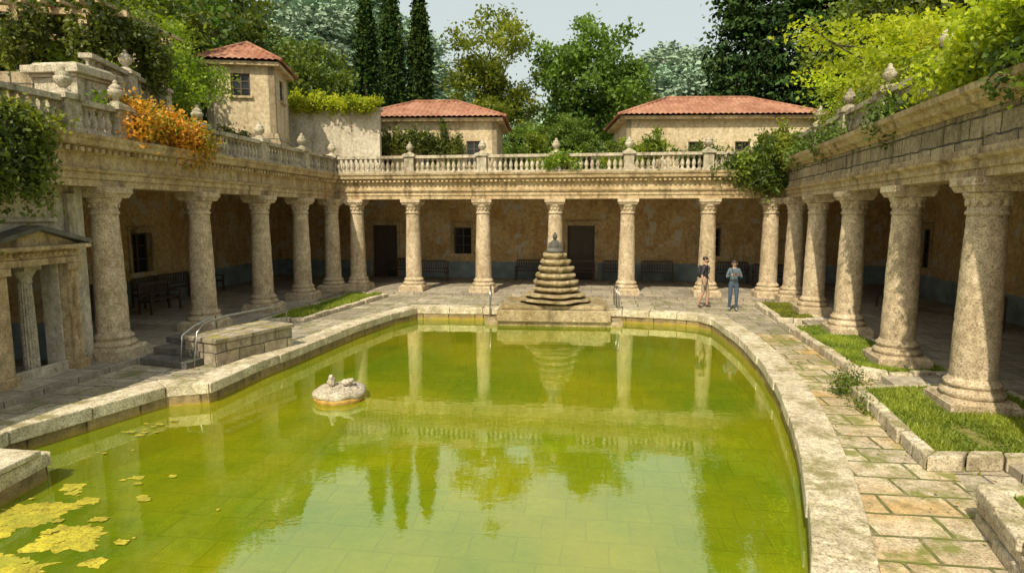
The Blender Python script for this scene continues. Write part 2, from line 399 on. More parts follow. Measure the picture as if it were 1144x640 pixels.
opsB=[(5.1,6.4,.12,2.7),(9.3,10.2,1.3,2.6),(14.9,16.2,.12,2.7),(21.,22.,1.3,2.6)]
opsR=[(3.5,4.5,1.2,2.7),(7.2,8.4,.12,2.7),(11.5,12.3,1.2,2.9),(15.3,16.3,.12,2.7),(19.3,20.2,1.2,2.7)]
for nm,i,ops in (('gallery_wall',0,opsL),('gallery_wall',1,opsB),('gallery_wall',2,opsR)):
    mb=MB(); d,l=wall_open(mb,W[i],W[i+1],.10,4.4,-.3,0,ops)
    for (a,b,zb,zt) in ops:
        win=zb>.5
        panel(mb,W[i],d,a,b,zb,zt,-.2,2,3 if win else 2,'win' if win else 'door')
        surround(mb,W[i],d,a,b,zb,zt,.0,1)
    mb.obj(nm,[M_gal,M_ent,M_wood,M_glass])
def sweep(mb,path,prof,mat=0,cap=True):
    rings=[offset_line(path,p[0]) for p in prof]
    n=len(prof)
    for i in range(len(path)-1):
        for k in range(n-1):
            a,b=rings[k][i],rings[k][i+1];c,d=rings[k+1][i+1],rings[k+1][i]
            mb.add([(a[0],a[1],prof[k][1]),(b[0],b[1],prof[k][1]),(c[0],c[1],prof[k+1][1]),(d[0],d[1],prof[k+1][1])],[(0,1,2,3)],mat)
    if cap:
        for e in (0,-1):
            mb.add([(rings[k][e][0],rings[k][e][1],prof[k][1]) for k in range(n)],[tuple(range(n))],mat)
profLB=[(-.36,3.85),(.24,3.85),(.24,4.0),(.27,4.0),(.27,4.14),(.31,4.14),(.34,4.2),(.25,4.22),(.25,4.50),(.30,4.52),(.34,4.58),(.36,4.62),(.48,4.66),(.50,4.76),(.54,4.80),(.56,4.87),(-.36,4.87),(-.36,3.85)]
mb=MB(); sweep(mb,[LS,C1,C2],profLB)
mb.obj('stone_entablature',[M_ent])
profR=[(-.4,3.85),(.28,3.85),(.28,3.98),(.31,3.98),(.31,4.1),(.38,4.13),(.40,4.18),(.30,4.2),(.30,4.3)]
mb=MB(); pr=[(C2[0],C2[1]-.02),RE]
sweep(mb,pr,profR+[(-.4,4.3),(-.4,3.85)])
sweep(mb,pr,[(-.4,4.303),(.27,4.303),(.27,4.86),(-.4,4.86)],1)
sweep(mb,pr,[(-.4,4.862),(.30,4.862),(.34,4.92),(.46,4.96),(.50,5.06),(.58,5.10),(.60,5.2),(-.4,5.2),(-.4,4.862)])
mb.obj('stone_entablature',[M_ent,M_wallblk])
mb=MB()
def dentils(p0,p1,z0,z1,n0,n1,w,gap):
    d,l=unit(p0,p1); s=.3
    while s<l-.3:
        if random.random()>.04: mb.seg(p0,d,s,s+w,z0,z1,n0,n1)
        s+=w+gap
dentils(LS,C1,4.53,4.615,.345,.42,.09,.09); dentils(C1,C2,4.53,4.615,.345,.42,.09,.09)
mb.obj('dentil_course',[M_ent],uv=False)
mb=MB(); ri=offset_line(inner,-.362); ro=offset_line(inner,-5.6); rb=offset_line(inner,-13.)
for i in range(3):
    z=4.85 if i<2 else 5.17
    mb.prism([ri[i],ri[i+1],ro[i+1],ro[i]],4.4,z)
    mb.prism([ro[i],ro[i+1],rb[i+1],rb[i]],3.9,z-.01,bottom=False,sides=True)
mb.obj('roof_terrace',[M_deck])
mb=MB()
for i in range(3):
    d,l=unit(inner[i],inner[i+1]); s=1.
    while s<l: mb.seg(inner[i],d,s,s+.22,4.15,4.398,-5.15,-.37); s+=1.5
mb.obj('ceiling_beams',[M_ent],uv=False)
# ------------------------------------------------ stucco wall with portal on the left
mb=MB(); dL,lL=unit(LS,C1); sY=lambda y:(y-1.)/dL[1]
NW=-.22
a0,a1=sY(11.15),sY(12.45)
wall_open(mb,LS,(LX(12.92),12.92),.0,3.848,NW-.4,NW,[(a0,a1,.0,2.3)])
for (u0,u1,zb,zt) in ((sY(9.9),sY(12.5),3.2,3.62),(sY(7.0),sY(9.6),1.0,3.5)):
    for s0,s1,q0,q1 in ((u0,u1,zt,zt+.07),(u0,u1,zb-.07,zb),(u0,u0+.07,zb,zt),(u1-.07,u1,zb,zt)):
        mb.seg(LS,dL,s0,s1,q0,q1,NW+.003,NW+.06)
mb.seg(LS,dL,sY(12.93),sY(13.12),.0,3.846,NW-.4,NW+.1)
mb.seg(LS,dL,sY(12.72),sY(12.92),.3,3.7,NW+.003,NW+.12)
mb.seg(LS,dL,sY(4),sY(12.92),.0,.3,NW+.003,NW+.09)
mb.obj('stucco_wall',[M_plwall],bevel=.01)
P=empty('pedimented_portal')
mb=MB()
for u0,u1 in ((sY(10.8),sY(11.13)),(sY(12.47),sY(12.72))):
    mb.seg(LS,dL,u0,u1,.301,2.3,NW+.003,NW+.22); mb.seg(LS,dL,u0-.04,u1+.04,.0,.3,NW+.095,NW+.3); mb.seg(LS,dL,u0-.04,u1+.04,2.16,2.298,NW+.225,NW+.28)
u0,u1=sY(10.7),sY(12.8)
mb.seg(LS,dL,u0,u1,2.302,2.43,NW+.004,NW+.26); mb.seg(LS,dL,u0,u1,2.432,2.6,NW+.004,NW+.23); mb.seg(LS,dL,u0-.1,u1+.1,2.602,2.68,NW+.004,NW+.42)
mb.obj('jambs_and_lintel',[M_ent],P,bevel=.01)
mb=MB()
nx,ny=dL[1],-dL[0]
def LP(s,n,z): return (LS[0]+dL[0]*s+nx*n,LS[1]+dL[1]*s+ny*n,z)
um=(u0+u1)/2
vs=[LP(u0,NW+.004,2.682),LP(u1,NW+.004,2.682),LP(um,NW+.004,2.98),LP(u0,NW+.25,2.682),LP(u1,NW+.25,2.682),LP(um,NW+.25,2.98)]
mb.add(vs,[(0,1,2),(3,4,5),(0,1,4,3),(1,2,5,4),(2,0,3,5)])
for s in (u0-.1,u1+.1):
    vs=[]
    for n_ in (NW+.005,NW+.43):
        vs+=[LP(s,n_,2.685),LP(um,n_,2.98),LP(um,n_,3.07),LP(s,n_,2.77)]
    mb.add(vs,[(0,1,2,3),(4,5,6,7),(0,1,5,4),(1,2,6,5),(2,3,7,6),(3,0,4,7)],1)
for k in range(16):
    c=LP(u0+.12+(u1-u0-.24)*k/15,NW+.235,2.515); mb.ell(c,(.035,.05,.05),8,6)
mb.obj('pediment',[M_ent,M_dark],P)
mb=MB(); c=LP(sY(11.85),NW-.16,0)
mb.lathe([(.22,0),(.22,.1),(.17,.12),(.2,.18),(.15,.22)],c[0],c[1],0,16)
seg=32;vs=[]
for z,r in ((.2,.14),(1.2,.13),(1.95,.115)):
    for k in range(seg):
        a=2*math.pi*k/seg; rr=r*(1 if k%2 else .88); vs.append((c[0]+rr*math.cos(a),c[1]+rr*math.sin(a),z))
mb.add(vs,[(i*seg+k,i*seg+(k+1)%seg,(i+1)*seg+(k+1)%seg,(i+1)*seg+k) for i in range(2) for k in range(seg)])
mb.lathe([(.12,0),(.14,.03),(.12,.06),(.15,.14),(.19,.2),(.21,.25)],c[0],c[1],1.95,14)
mb.box(c[0],c[1],2.2,2.298,.42,.38,-.1)
mb.obj('fluted_column',[M_bal],P,uv=False)
mb=MB(); mb.seg(LS,dL,sY(9),sY(13.0),.121,4.38,-2.6,-2.5); mb.seg(LS,dL,sY(13.02),sY(13.12),.121,4.38,-5.1,NW-.42)
mb.obj('partition_wall',[M_gal])
# ---------------------------------------------------------------- columns
def column_mesh(seed):
    mb=MB()
    mb.box(0,0,0,.2,1.0,1.0)
    mb.box(0,0,.2,.26,.94,.94,0,0,.93)
    prof=[(.43,.26),(.455,.29),(.455,.34),(.41,.38),(.38,.40),(.39,.43),(.41,.45),(.40,.49),(.355,.52),(.34,.56)]
    mb.lathe(prof,seg=32)
    prof=[]; nz=40
    for i in range(nz+1):
        t=i/nz; z=.56+t*(3.16-.56); r=.325-.06*t**1.6
        prof.append((r,z))
    o=len(mb.v); mb.lathe(prof,seg=40)
    for i in range(o,len(mb.v)):
        x,y,z=mb.v[i]; q=1+.02*noise.noise(Vector((x*5,y*5+seed,z*3)))+.025*noise.noise(Vector((x*14,y*14,z*12+seed)))
        for zj in (1.38,2.2,2.85):
            if abs(z-zj-.1*math.sin(seed))<.035: q-=.025
        mb.v[i]=(x*q,y*q,z)
    mb.lathe([(.268,3.14),(.298,3.16),(.298,3.2),(.268,3.23),(.272,3.32),(.29,3.37),(.325,3.43),(.345,3.47),(.345,3.50)],seg=32)
    for k in range(12):
        a=2*math.pi*k/12; ca,sa=math.cos(a),math.sin(a)
        mb.ell((ca*.285,sa*.285,3.345),(.025,.06,.065),8,6,0,0,Matrix.Rotation(a,3,'Z'))
    mb.box(0,0,3.502,3.60,.68,.68,0,0,1.13)
    mb.box(0,0,3.602,3.73,.80,.80)
    return mb.mesh('stone_column',[M_col])
CMS=[column_mesh(0),column_mesh(1.3),column_mesh(2.9)]
aL=-math.atan(.111); aR=-math.atan(.22); aB=-math.atan(.146)
cols=[(LX(y)+.0,y,aL) for y in (13.55,16.9,20.1,23.0)]+[(-7.38,25.4,aL),(-6.45,25.85,aB)]
dB,lB=unit(C1,C2)
BY=lambda x:C1[1]+(x-C1[0])*dB[1]/dB[0]
cols+=[(x,BY(x),aB) for x in (-4.06,-1.16,1.72,4.5,7.5)]
cols+=[(9.75,23.4,aB),(RX(22.3)-.02,22.3,aR)]+[(RX(y),y,aR) for y in (19.5,16.1,12.78,9.74,6.6,3.4)]
for i,(x,y,a) in enumerate(cols):
    link('stone_column',CMS[i%3],(x,y,.12),a+(math.pi/2)*(i%4),(1,1,1))
# ---------------------------------------------------------------- balustrades
BP=[(.075,0),(.075,.035),(.045,.06),(.06,.11),(.082,.17),(.078,.23),(.05,.33),(.035,.38),(.05,.41),(.04,.43),(.065,.46),(.07,.5)]
def urn(mb,x,y,z,s=1.):
    pr=[(.13,0),(.13,.04),(.06,.08),(.07,.11),(.14,.17),(.17,.25),(.165,.30),(.12,.33),(.14,.36),(.10,.40),(.05,.45),(.055,.49),(.02,.53)]
    mb.lathe([(r*s,h*s) for r,h in pr],x,y,z,14)
def balustrade(name,p0,p1,z,off,nposts,skip_first=False,ur=True,hs=1.,posts=None):
    d,l=unit(p0,p1); mb=MB(); a=math.atan2(d[1],d[0])
    nx,ny=d[1],-d[0]
    Q=lambda s:(p0[0]+d[0]*s+nx*off,p0[1]+d[1]*s+ny*off)
    ps=posts or [l*i/nposts for i in range(nposts+1)]
    for k,s in enumerate(ps):
        x,y=Q(s)
        if k==0 and skip_first: pass
        else:
            mb.box(x,y,z,z+.12,.46,.46,a); mb.box(x,y,z+.12,z+.66*hs,.38,.38,a); mb.box(x,y,z+.66*hs,z+.76*hs,.5,.5,a); mb.box(x,y,z+.76*hs,z+.8*hs,.42,.42,a,0,.8)
            if ur: urn(mb,x,y,z+.8*hs,.95+random.uniform(-.06,.08))
        if k<len(ps)-1:
            s0=s+.2;s1=ps[k+1]-.2
            mb.seg(p0,d,s0,s1,z,z+.1,off-.13,off+.13)
            mb.seg(p0,d,s0,s1,z+.1+.5*hs,z+.1+.5*hs+.11,off-.15,off+.15)
            nb=max(1,int((s1-s0)/.2))
            for j in range(nb):
                if random.random()<.02: continue
                x,y=Q(s0+(s1-s0)*(j+.5)/nb); mb.lathe([(r,h*hs) for r,h in BP],x,y,z+.1,10)
    return mb.obj(name,[M_bal])
balustrade('stone_balustrade',LS,C1,4.87,.12,0,posts=[sY(y) for y in (4,7,9.9,12.6,14.0,16.9,20.1,23.1)]+[lL-.15])
balustrade('stone_balustrade',C1,C2,4.87,.12,0,skip_first=True,posts=[.1]+[(x-C1[0])/dB[0] for x in (-4.1,-1.16,1.74,4.5,7.4)]+[lB-.1])
dR,lR=unit(C2,RE)
balustrade('stone_balustrade',C2,RE,5.2,.05,0,skip_first=True,hs=1.12,posts=[.6,3.7,6.6,9.4,12.2,14.4,18,21,24,26])
UT=[(-9.75,13.7),(-10.5,19.2),(-13.5,22.5),(-24,24),(-24,12.9)]
mb=MB(); mb.prism(UT,4.85,6.25); mb.prism(offset_line(UT[::-1],-.0,True)[::-1],6.252,6.3)
mb.obj('upper_terrace_wall',[M_wallblk])
mb=MB(); px,py=-9.62,14.0
mb.box(px,py,4.86,5.1,1.25,1.25,aL); mb.box(px,py,5.102,6.15,1.0,1.0,aL); mb.box(px,py,6.152,6.22,1.12,1.12,aL); mb.box(px,py,6.222,6.38,1.32,1.32,aL);mb.box(px,py,6.382,6.46,1.1,1.1,aL,0,.9)
mb.obj('terrace_corner_pedestal',[M_bal],bevel=.015)
balustrade('stone_balustrade',(-9.75,14.2),(-10.5,19.2),6.3,.0,0,skip_first=True,posts=[.35,2.6,4.9],hs=.9)
# ---------------------------------------------------------------- leaves / grass
def leaves(P,size,up=.4,aspect=1.7):
    n=len(P); N=rng.normal(size=(n,3)); N[:,2]+=up; N/=np.linalg.norm(N,axis=1)[:,None]
    T=np.cross(N,rng.normal(size=(n,3))); T/=np.linalg.norm(T,axis=1)[:,None]; B=np.cross(N,T)
    s=(size*(.55+.9*rng.random(n)))[:,None]
    V=np.empty((n,4,3)); V[:,0]=P+T*s; V[:,1]=P+B*s/aspect+T*s*.1; V[:,2]=P-T*s; V[:,3]=P-B*s/aspect+T*s*.1
    return V.reshape(-1,3)
def leafmesh(name,V,shade,mats,extra=None,corner=4):
    nq=len(V)//corner
    ev=[];ef=[]
    if extra: ev,ef=extra.v,extra.f
    no=len(ev)
    verts=np.vstack([np.array(ev).reshape(-1,3),V]) if no else V
    me=bpy.data.meshes.new(name); me.vertices.add(len(verts)); me.vertices.foreach_set('co',verts.astype(np.float32).ravel())
    el=[i for f in ef for i in f]; et=[len(f) for f in ef]
    li=np.concatenate([np.array(el,dtype=np.int32),np.arange(no,no+nq*corner,dtype=np.int32)])
    lt=np.concatenate([np.array(et,dtype=np.int32),np.full(nq,corner,dtype=np.int32)])
    ls=np.concatenate([[0],np.cumsum(lt)[:-1]]).astype(np.int32)
    me.loops.add(len(li)); me.loops.foreach_set('vertex_index',li)
    me.polygons.add(len(lt)); me.polygons.foreach_set('loop_start',ls); me.polygons.foreach_set('loop_total',lt)
    for m in mats: me.materials.append(m)
    mi=np.concatenate([np.full(len(et),1,dtype=np.int32),np.zeros(nq,dtype=np.int32)]); me.polygons.foreach_set('material_index',mi)
    at=me.attributes.new('shade','FLOAT','POINT')
    sh=np.concatenate([np.zeros(no),np.repeat(shade,corner)]).astype(np.float32); at.data.foreach_set('value',sh)
    me.update(calc_edges=True); me.validate(); return me
def in_poly(x,y,poly):
    c=False;n=len(poly)
    for i in range(n):
        a,b=poly[i],poly[i-1]
        if (a[1]>y)!=(b[1]>y) and x<(b[0]-a[0])*(y-a[1])/(b[1]-a[1])+a[0]: c=not c
    return c
def grass(name,poly,z,dens=1500,h=.055,parent=None,thr=-.3):
    xs_=[p[0] for p in poly];ys_=[p[1] for p in poly]
    A=abs(area(poly)); n=int(A*dens/ .7); pts=[]
    for _ in range(n):
        x=random.uniform(min(xs_),max(xs_));y=random.uniform(min(ys_),max(ys_))
        if in_poly(x,y,poly):
            q=noise.noise(Vector((x*1.3,y*1.3,3)))
            if q>thr+random.uniform(-.2,.2): pts.append((x,y,z,q))
    if not pts: return
    P=np.array(pts); n=len(P); hh=h*(.5+1.0*rng.random(n))*(1+.8*P[:,3]); ang=rng.random(n)*6.28; w=.012+.01*rng.random(n)
    V=np.empty((n,3,3)); base=P[:,:3]; dx=np.stack([np.cos(ang),np.sin(ang),0*ang],1)
    V[:,0]=base-dx*w[:,None]; V[:,1]=base+dx*w[:,None]; V[:,2]=base+np.stack([rng.normal(size=n)*.035,rng.normal(size=n)*.035,hh],1)
    sh=np.clip(.5+.6*P[:,3]+rng.normal(size=n)*.2,0,1)
    me=leafmesh(name,V.reshape(-1,3),sh,[F_grass],corner=3)
    o=bpy.data.objects.new(name,me); COL.objects.link(o); o.parent=parent
def bed(poly,h,thick=.2,hg=.06):
    if area(poly)<0: poly=poly[::-1]
    E=empty('planting_bed'); inn=offset_line(poly,-thick,True)
    mb=MB(); A,B=resample(poly,inn,.5); n=len(A)
    nl=max(1,round(h/.14))
    for lay in range(nl):
        z0=lay*h/nl; z1=z0+h/nl-.006
        for i in range(n):
            a,b,c,d=A[i],A[(i+1)%n],B[(i+1)%n],B[i]; j=random.uniform(-.14,.14)
            g0=random.uniform(.01,.05)
            q=[L(a,b,g0),L(a,b,1-g0),L(d,c,1-g0),L(d,c,g0)]
            q[0]=L(q[0],q[3],j); q[1]=L(q[1],q[2],j+random.uniform(-.05,.05))
            mb.quadbox(q,z0,z1+random.uniform(-.012,.005 if lay<nl-1 else .025))
    mb.obj('bed_stones',[M_kerb],E,bevel=.02)
    mb=MB(); mb.prism(inn,0,h-.03,bottom=False,sides=False); mb.obj('bed_soil',[M_soil],E)
    grass('bed_grass',inn,h-.03,2600,hg,parent=E,thr=-.4)
    return E
bed([(4.95,6.3),(9.4,6.1),(9,-3),(1.2,-3),(3.1,2.),(4.55,5.2)],.42,.26)
bed([(5.3,7.6),(6.15,10.9),(8.9,11.2),(8.3,7.5)],.2)
bed([(6.95,12.4),(7.75,17.3),(9.2,17.2),(8.9,11.9),(7.4,11.8)],.18)
bed([(8.0,18.3),(8.65,21.8),(10.,21.8),(9.3,18.2)],.16)
bed([(-7.6,18.2),(-6.3,18.6),(-4.9,24.3),(-6.4,24.9)],.14,.2,.1)
bp=[p for p in right if p[1]<18]
def edge_weeds(line,off0,off1,dens,h,thr):
    a=offset_line(line,off0); b=offset_line(line,off1)
    grass('path_weeds',a+b[::-1],.0,dens,h,thr=thr)
edge_weeds(bp,-(KERB-.01),-(KERB+.08),1800,.07,-.05)
edge_weeds(pout,-.0,-.30,1100,.08,-.05)
lft=[(-6.55,11.35),(-5.85,11.6),(-5.65,12.9),(-5.15,15.1),(-4.6,17.7),(-4.0,19.7),(-3.3,21.15)]
edge_weeds(lft[3:],-(KERB-.02),-(KERB+.08),1300,.07,-.02)
grass('path_weeds',[(5.7,9.5),(6.0,9.4),(6.9,12.2),(6.6,12.5)],.0,1200,.07,thr=-.1)
# ---------------------------------------------------------------- pier block, steps and rails
E=empty('mossy_stone_pier')
mb=MB(); p0=(-6.38,13.05); p1=(-5.42,15.0); d,l=unit(p0,p1)
mb.seg(p0,d,0,l,.0,.5,-1.0,0); mb.seg(p0,d,-.04,l+.04,.502,.6,-1.05,.04); mb.obj('pier_body',[M_pier],E,bevel=.02)
E=empty('stone_steps'); mb=MB()
for k in range(3):
    mb.box(-7.35,13.55+.3*k,.0 if k==0 else .15*k,.15*(k+1)-.002,1.35,1.1 if k==0 else 1.1-.3*k,-.35)
mb.obj('steps',[M_dark],E,bevel=.015)
E=empty('metal_handrail'); mb=MB()
def rail(pts): mb.tube(pts,.022,8)
rail([(-6.85,13.0,0),(-6.8,13.1,.75),(-6.7,13.3,.92),(-6.5,13.9,.98),(-6.1,14.9,.98),(-5.9,15.6,.95),(-5.85,15.8,.8),(-5.85,15.85,0)])
rail([(-7.1,12.9,0),(-7.05,13.0,.7),(-6.95,13.3,.85),(-6.9,14.2,.95),(-6.9,14.3,0)])
mb.obj('rails',[M_metal],E,uv=False)
for sx,xx in ((-1,-.75),(1,3.65)):
    E=empty('pool_ladder_rail'); mb=MB()
    for yy in (21.3,21.75):
        mb.tube([(xx,yy-.5,-.3),(xx,yy-.45,.5),(xx,yy-.3,.75),(xx,yy,.78),(xx,yy+.15,.6),(xx+sx*.02,yy+.18,.05)],.025,8)
    mb.obj('rails',[M_metal],E,uv=False)
mb=MB(); mb.box(-7.5,7.65,.06,.14,2.3,.8,-.05); mb.obj('stone_ledge',[M_kerb],bevel=.02)
# ---------------------------------------------------------------- fountain
E=empty('tiered_fountain'); fx,fy=1.45,20.9
mb=MB()
mb.box(fx,fy+.1,-1.1,-.22,4.5,2.3,aB*.6); mb.box(fx,fy+.1,-.218,.16,3.7,2.5,aB*.6); mb.box(fx,fy+.15,.162,.30,3.4,2.3,aB*.6)
mb.obj('plinth',[M_fount],E,bevel=.03)
mb=MB(); z=.30
tiers=[(1.16,.15),(.98,.17),(.78,.22),(.74,.24),(.66,.23),(.60,.24),(.50,.23),(.40,.22)]
for k,(r,h) in enumerate(tiers):
    ox,oy=random.uniform(-.03,.03),random.uniform(-.03,.03)
    mb.lathe([(r*.70,0),(r*.74,h*.2),(r*.93,h*.45),(r*1.0,h*.55),(r*1.01,h*.7),(r*1.0,h*.85),(r*.94,h),(.02,h+.01)],fx+ox,fy+oy,z,48,0,True,0,.13); z+=h*.97
mb.obj('tiers',[M_fount],E)
mb=MB()
mb.ell((fx,fy,z+.08),(.30,.24,.12),16,10,amp=.15)
mb.ell((fx,fy+.02,z+.27),(.17,.13,.20),14,10,amp=.1)
mb.ell((fx-.17,fy,z+.22),(.06,.08,.16),10,8); mb.ell((fx+.17,fy,z+.22),(.06,.08,.16),10,8)
mb.ell((fx,fy-.14,z+.14),(.12,.06,.05),10,8)
mb.tube([(fx,fy,z+.42),(fx,fy,z+.5)],[.06,.05],10)
mb.ell((fx,fy-.01,z+.56),(.085,.095,.11),14,10); mb.ell((fx,fy+.01,z+.67),(.045,.045,.04),10,6); mb.ell((fx,fy-.105,z+.55),(.015,.02,.03),6,5)
mb.obj('seated_figure',[M_dark],E,uv=False)
E=empty('carved_stone_float'); mb=MB(); cx,cy=-3.42,11.9
mb.lathe([(.42,-.15),(.47,0),(.50,.05),(.48,.09)],cx,cy,WATER,36,1,True,0,.05)
mb.lathe([(.48,.09),(.51,.13),(.50,.18),(.42,.23),(.28,.26),(.05,.27)],cx,cy,WATER,36,0,True,0,.12)
for k in range(14):
    a=k*2.4; r=.36*math.sqrt((k+.5)/14); mb.ell((cx+r*math.cos(a),cy+r*math.sin(a),WATER+.27-.15*r+random.uniform(-.02,.01)),(.08,.07,.05),9,7,amp=.6)
mb.ell((cx-.13,cy-.05,WATER+.36),(.08,.07,.10),10,8,amp=.5); mb.ell((cx-.13,cy-.08,WATER+.46),(.045,.05,.05),10,8,amp=.3); mb.ell((cx+.15,cy,WATER+.33),(.12,.08,.07),10,8,amp=.5); mb.ell((cx+.26,cy-.03,WATER+.38),(.05,.05,.045),10,8,amp=.3)
M_or=stone('iron_stained_stone',(.45,.25,.05),(.5,.33,.09),stain=0,moss=.3,bump=.8)
mb.obj('stone',[M_rock,M_or],E,uv=False)
# ---------------------------------------------------------------- benches
def bench_mesh():
    mb=MB(); w=1.5
    for x in (-w/2+.06,w/2-.06):
        mb.box(x,-.2,0,.44,.06,.06); mb.box(x,.2,0,.95,.06,.06); mb.box(x,0,.38,.44,.05,.36); mb.box(x,-.02,.62,.66,.07,.46); mb.box(x,-.2,.44,.62,.05,.05)
    for k in range(5): mb.box(0,-.2+.095*k,.442,.47,w,.075)
    mb.box(0,.2,.9,.98,w-.2,.045); mb.box(0,.2,.55,.6,w-.2,.04)
    for k in range(11): mb.box(-w/2+.17+k*(w-.34)/10,.2,.6,.9,.045,.025)
    return mb.mesh('wooden_bench',[M_wood],False)
BM=bench_mesh()
def bench_at(i,s,off,jr=0):
    d,l=unit(inner[i],inner[i+1]); nx,ny=d[1],-d[0]
    link('wooden_bench',BM,(inner[i][0]+d[0]*s+nx*off,inner[i][1]+d[1]*s+ny*off,.12),math.atan2(ny,nx)+math.pi/2+jr)
for s in (13.2,14.6,15.9,17.5,18.6,19.9,21.4,23.3): bench_at(0,s,-4.5 if int(s)%2 else -3.2,random.uniform(-.2,.2))
for s in (1.3,3.3,7.8,10.1,11.9,13.7,17.0,18.4): bench_at(1,s,-4.5 if int(s)%3 else -3.4,random.uniform(-.1,.1))
for s in (2.5,5.5,9.5,11.6,12.9,14.4,17.5): bench_at(2,s,-4.0 if int(s)%2 else -2.8,random.uniform(-.15,.15))
# ---------------------------------------------------------------- houses
def hip_roof(mb,cx,cy,w,d,z0,rise,ang,mat):
    half=min(w,d)/2; ca,sa=math.cos(ang),math.sin(ang)
    for side in range(4):
        W_,D_=(w,d) if side%2==0 else (d,w)
        th=side*math.pi/2; c2,s2=math.cos(th),math.sin(th)
        nx_=int(W_/.055); ny_=14; vs=[]
        for i in range(nx_+1):
            x=W_*i/nx_; lim=min(x,W_-x,half)
            for j in range(ny_+1):
                t=lim*j/ny_
                z=z0+rise*t/half+.06*abs(math.sin(math.pi*x/.26))+.035*(1-((t*1.15/.38+.3*noise.noise(Vector((round(x/.26),0,1))))%1))*(1 if lim>.1 else 0)
                lx,ly=x-W_/2,-D_/2+t
                X=lx*c2-ly*s2;Y=lx*s2+ly*c2
                vs.append((cx+X*ca-Y*sa,cy+X*sa+Y*ca,z))
        fs=[(i*(ny_+1)+j,(i+1)*(ny_+1)+j,(i+1)*(ny_+1)+j+1,i*(ny_+1)+j+1) for i in range(nx_) for j in range(ny_)]
        mb.add(vs,fs,mat,False)
    def R(x,y,z): return (cx+x*ca-y*sa,cy+x*sa+y*ca,z)
    if w>=d: e1,e2=(-(w/2-half),0),((w/2-half),0)
    else: e1,e2=(0,-(d/2-half)),(0,(d/2-half))
    zt=z0+rise+.05
    if abs(w-d)>.01: mb.tube([R(*e1,zt),R(*e2,zt)],.09,8,mat)
    for sx in (-1,1):
        for sy in (-1,1):
            if w>=d: e=e1 if sx<0 else e2
            else: e=e1 if sy<0 else e2
            mb.tube([R(sx*w/2,sy*d/2,z0+.05),R(*e,zt)],.08,8,mat)
def house(name,cx,cy,w,d,zb,h,rise,ang,wmat,over=.5,wins=3,zw=(1.0,2.2)):
    E=empty(name); ca,sa=math.cos(ang),math.sin(ang)
    C=[(cx+x*ca-y*sa,cy+x*sa+y*ca) for x,y in ((-w/2,-d/2),(w/2,-d/2),(w/2,d/2),(-w/2,d/2))]
    for i in range(4):
        a,b=C[i],C[(i+1)%4]; dd,l=unit(a,b); ops=[]
        nw=wins if i%2==0 else 1
        for k in range(nw):
            c=l*(k+.5)/nw; ops.append((c-.38,c+.38,zb+zw[0],zb+zw[1]))
        mb=MB(); wall_open(mb,a,b,zb,zb+h,-.25,0,ops)
        for o_ in ops:
            panel(mb,a,dd,*o_[:2],o_[2],o_[3],-.12,1,2,'win')
            mb.seg(a,dd,o_[0]-.1,o_[1]+.1,o_[2]-.09,o_[2]-.004,.002,.1,3)
        mb.obj('wall',[wmat,M_wood,M_glass,M_ent],E)
    mb=MB(); mb.box(cx,cy,zb+h-.15,zb+h,w+over*1.3,d+over*1.3,ang); mb.obj('eaves',[M_ent],E)
    mb=MB(); hip_roof(mb,cx,cy,w+2*over,d+2*over,zb+h+.002,rise,ang,0); mb.obj('tiled_roof',[M_tile],E,uv=False)
house('tiled_roof_house',-4.1,34.2,6.9,4.6,4.7,3.3,1.2,-.05,M_house)
house('tiled_roof_house',10.6,34.5,9.4,5.,4.7,3.45,1.3,-.03,M_house,wins=4)
house('stone_tower',-11.4,27.6,2.7,2.7,4.8,4.65,1.05,.15,M_house,.38,1,(3.3,4.2))
mb=MB(); mb.box(-11.4,27.6,4.8,6.6,3.9,3.9,.15,0,.72); mb.obj('tower_buttress_base',[M_wallblk])
mb=MB(); mb.seg((-11.3,30.5),(1,0),0,4.9,4.7,8.2,-.4,0); mb.seg((-11.4,30.5),(1,0),0,5.1,8.202,8.32,-.5,.1); mb.seg((-14,26.3),unit((0,0),(1,.1))[0],0,3.4,4.8,7.0,-.4,0)
mb.obj('garden_wall',[M_plwall])
# ---------------------------------------------------------------- terrain
def ss(t): t=max(0,min(1,t)); return t*t*(3-2*t)
def th(x,y):
    h=4.7
    h+=ss((y-40)/75)*(4+17*math.exp(-((x+50)/27)**2)+8*math.exp(-((x-60)/30)**2))
    h+=ss((y-120)/120)*(32+20*math.exp(-((x+75)/55)**2)-10*math.exp(-((x+5)/45)**2)+8*noise.noise(Vector((x*.015,3,0))))
    h+=ss((-x-19)/30)*6*ss((y-5)/20)+ss((x-22)/30)*5*ss((y-5)/20)
    h+=noise.noise(Vector((x*.04,y*.04,0)))*1.5*ss((y-40)/20)
    if -18.5<x<20.5 and -13<y<36.5: h=-1.75
    elif y<-12: h=-.05
    return h
mb=MB(); xs_=list(np.arange(-360,361,7.5)); xs_=sorted(set([round(float(v),2) for v in xs_]+[-18.6,-18.4,20.4,20.6])); ys_=sorted(set([round(float(v),2) for v in np.arange(-90,420,6.)]+[-13.1,-12.9,36.4,36.6]))
vs=[(x,y,th(x,y)) for y in ys_ for x in xs_]; nx_=len(xs_)
mb.add(vs,[(j*nx_+i,j*nx_+i+1,(j+1)*nx_+i+1,(j+1)*nx_+i) for j in range(len(ys_)-1) for i in range(nx_-1)],0,False)
mb.obj('ground_terrain',[M_ground])
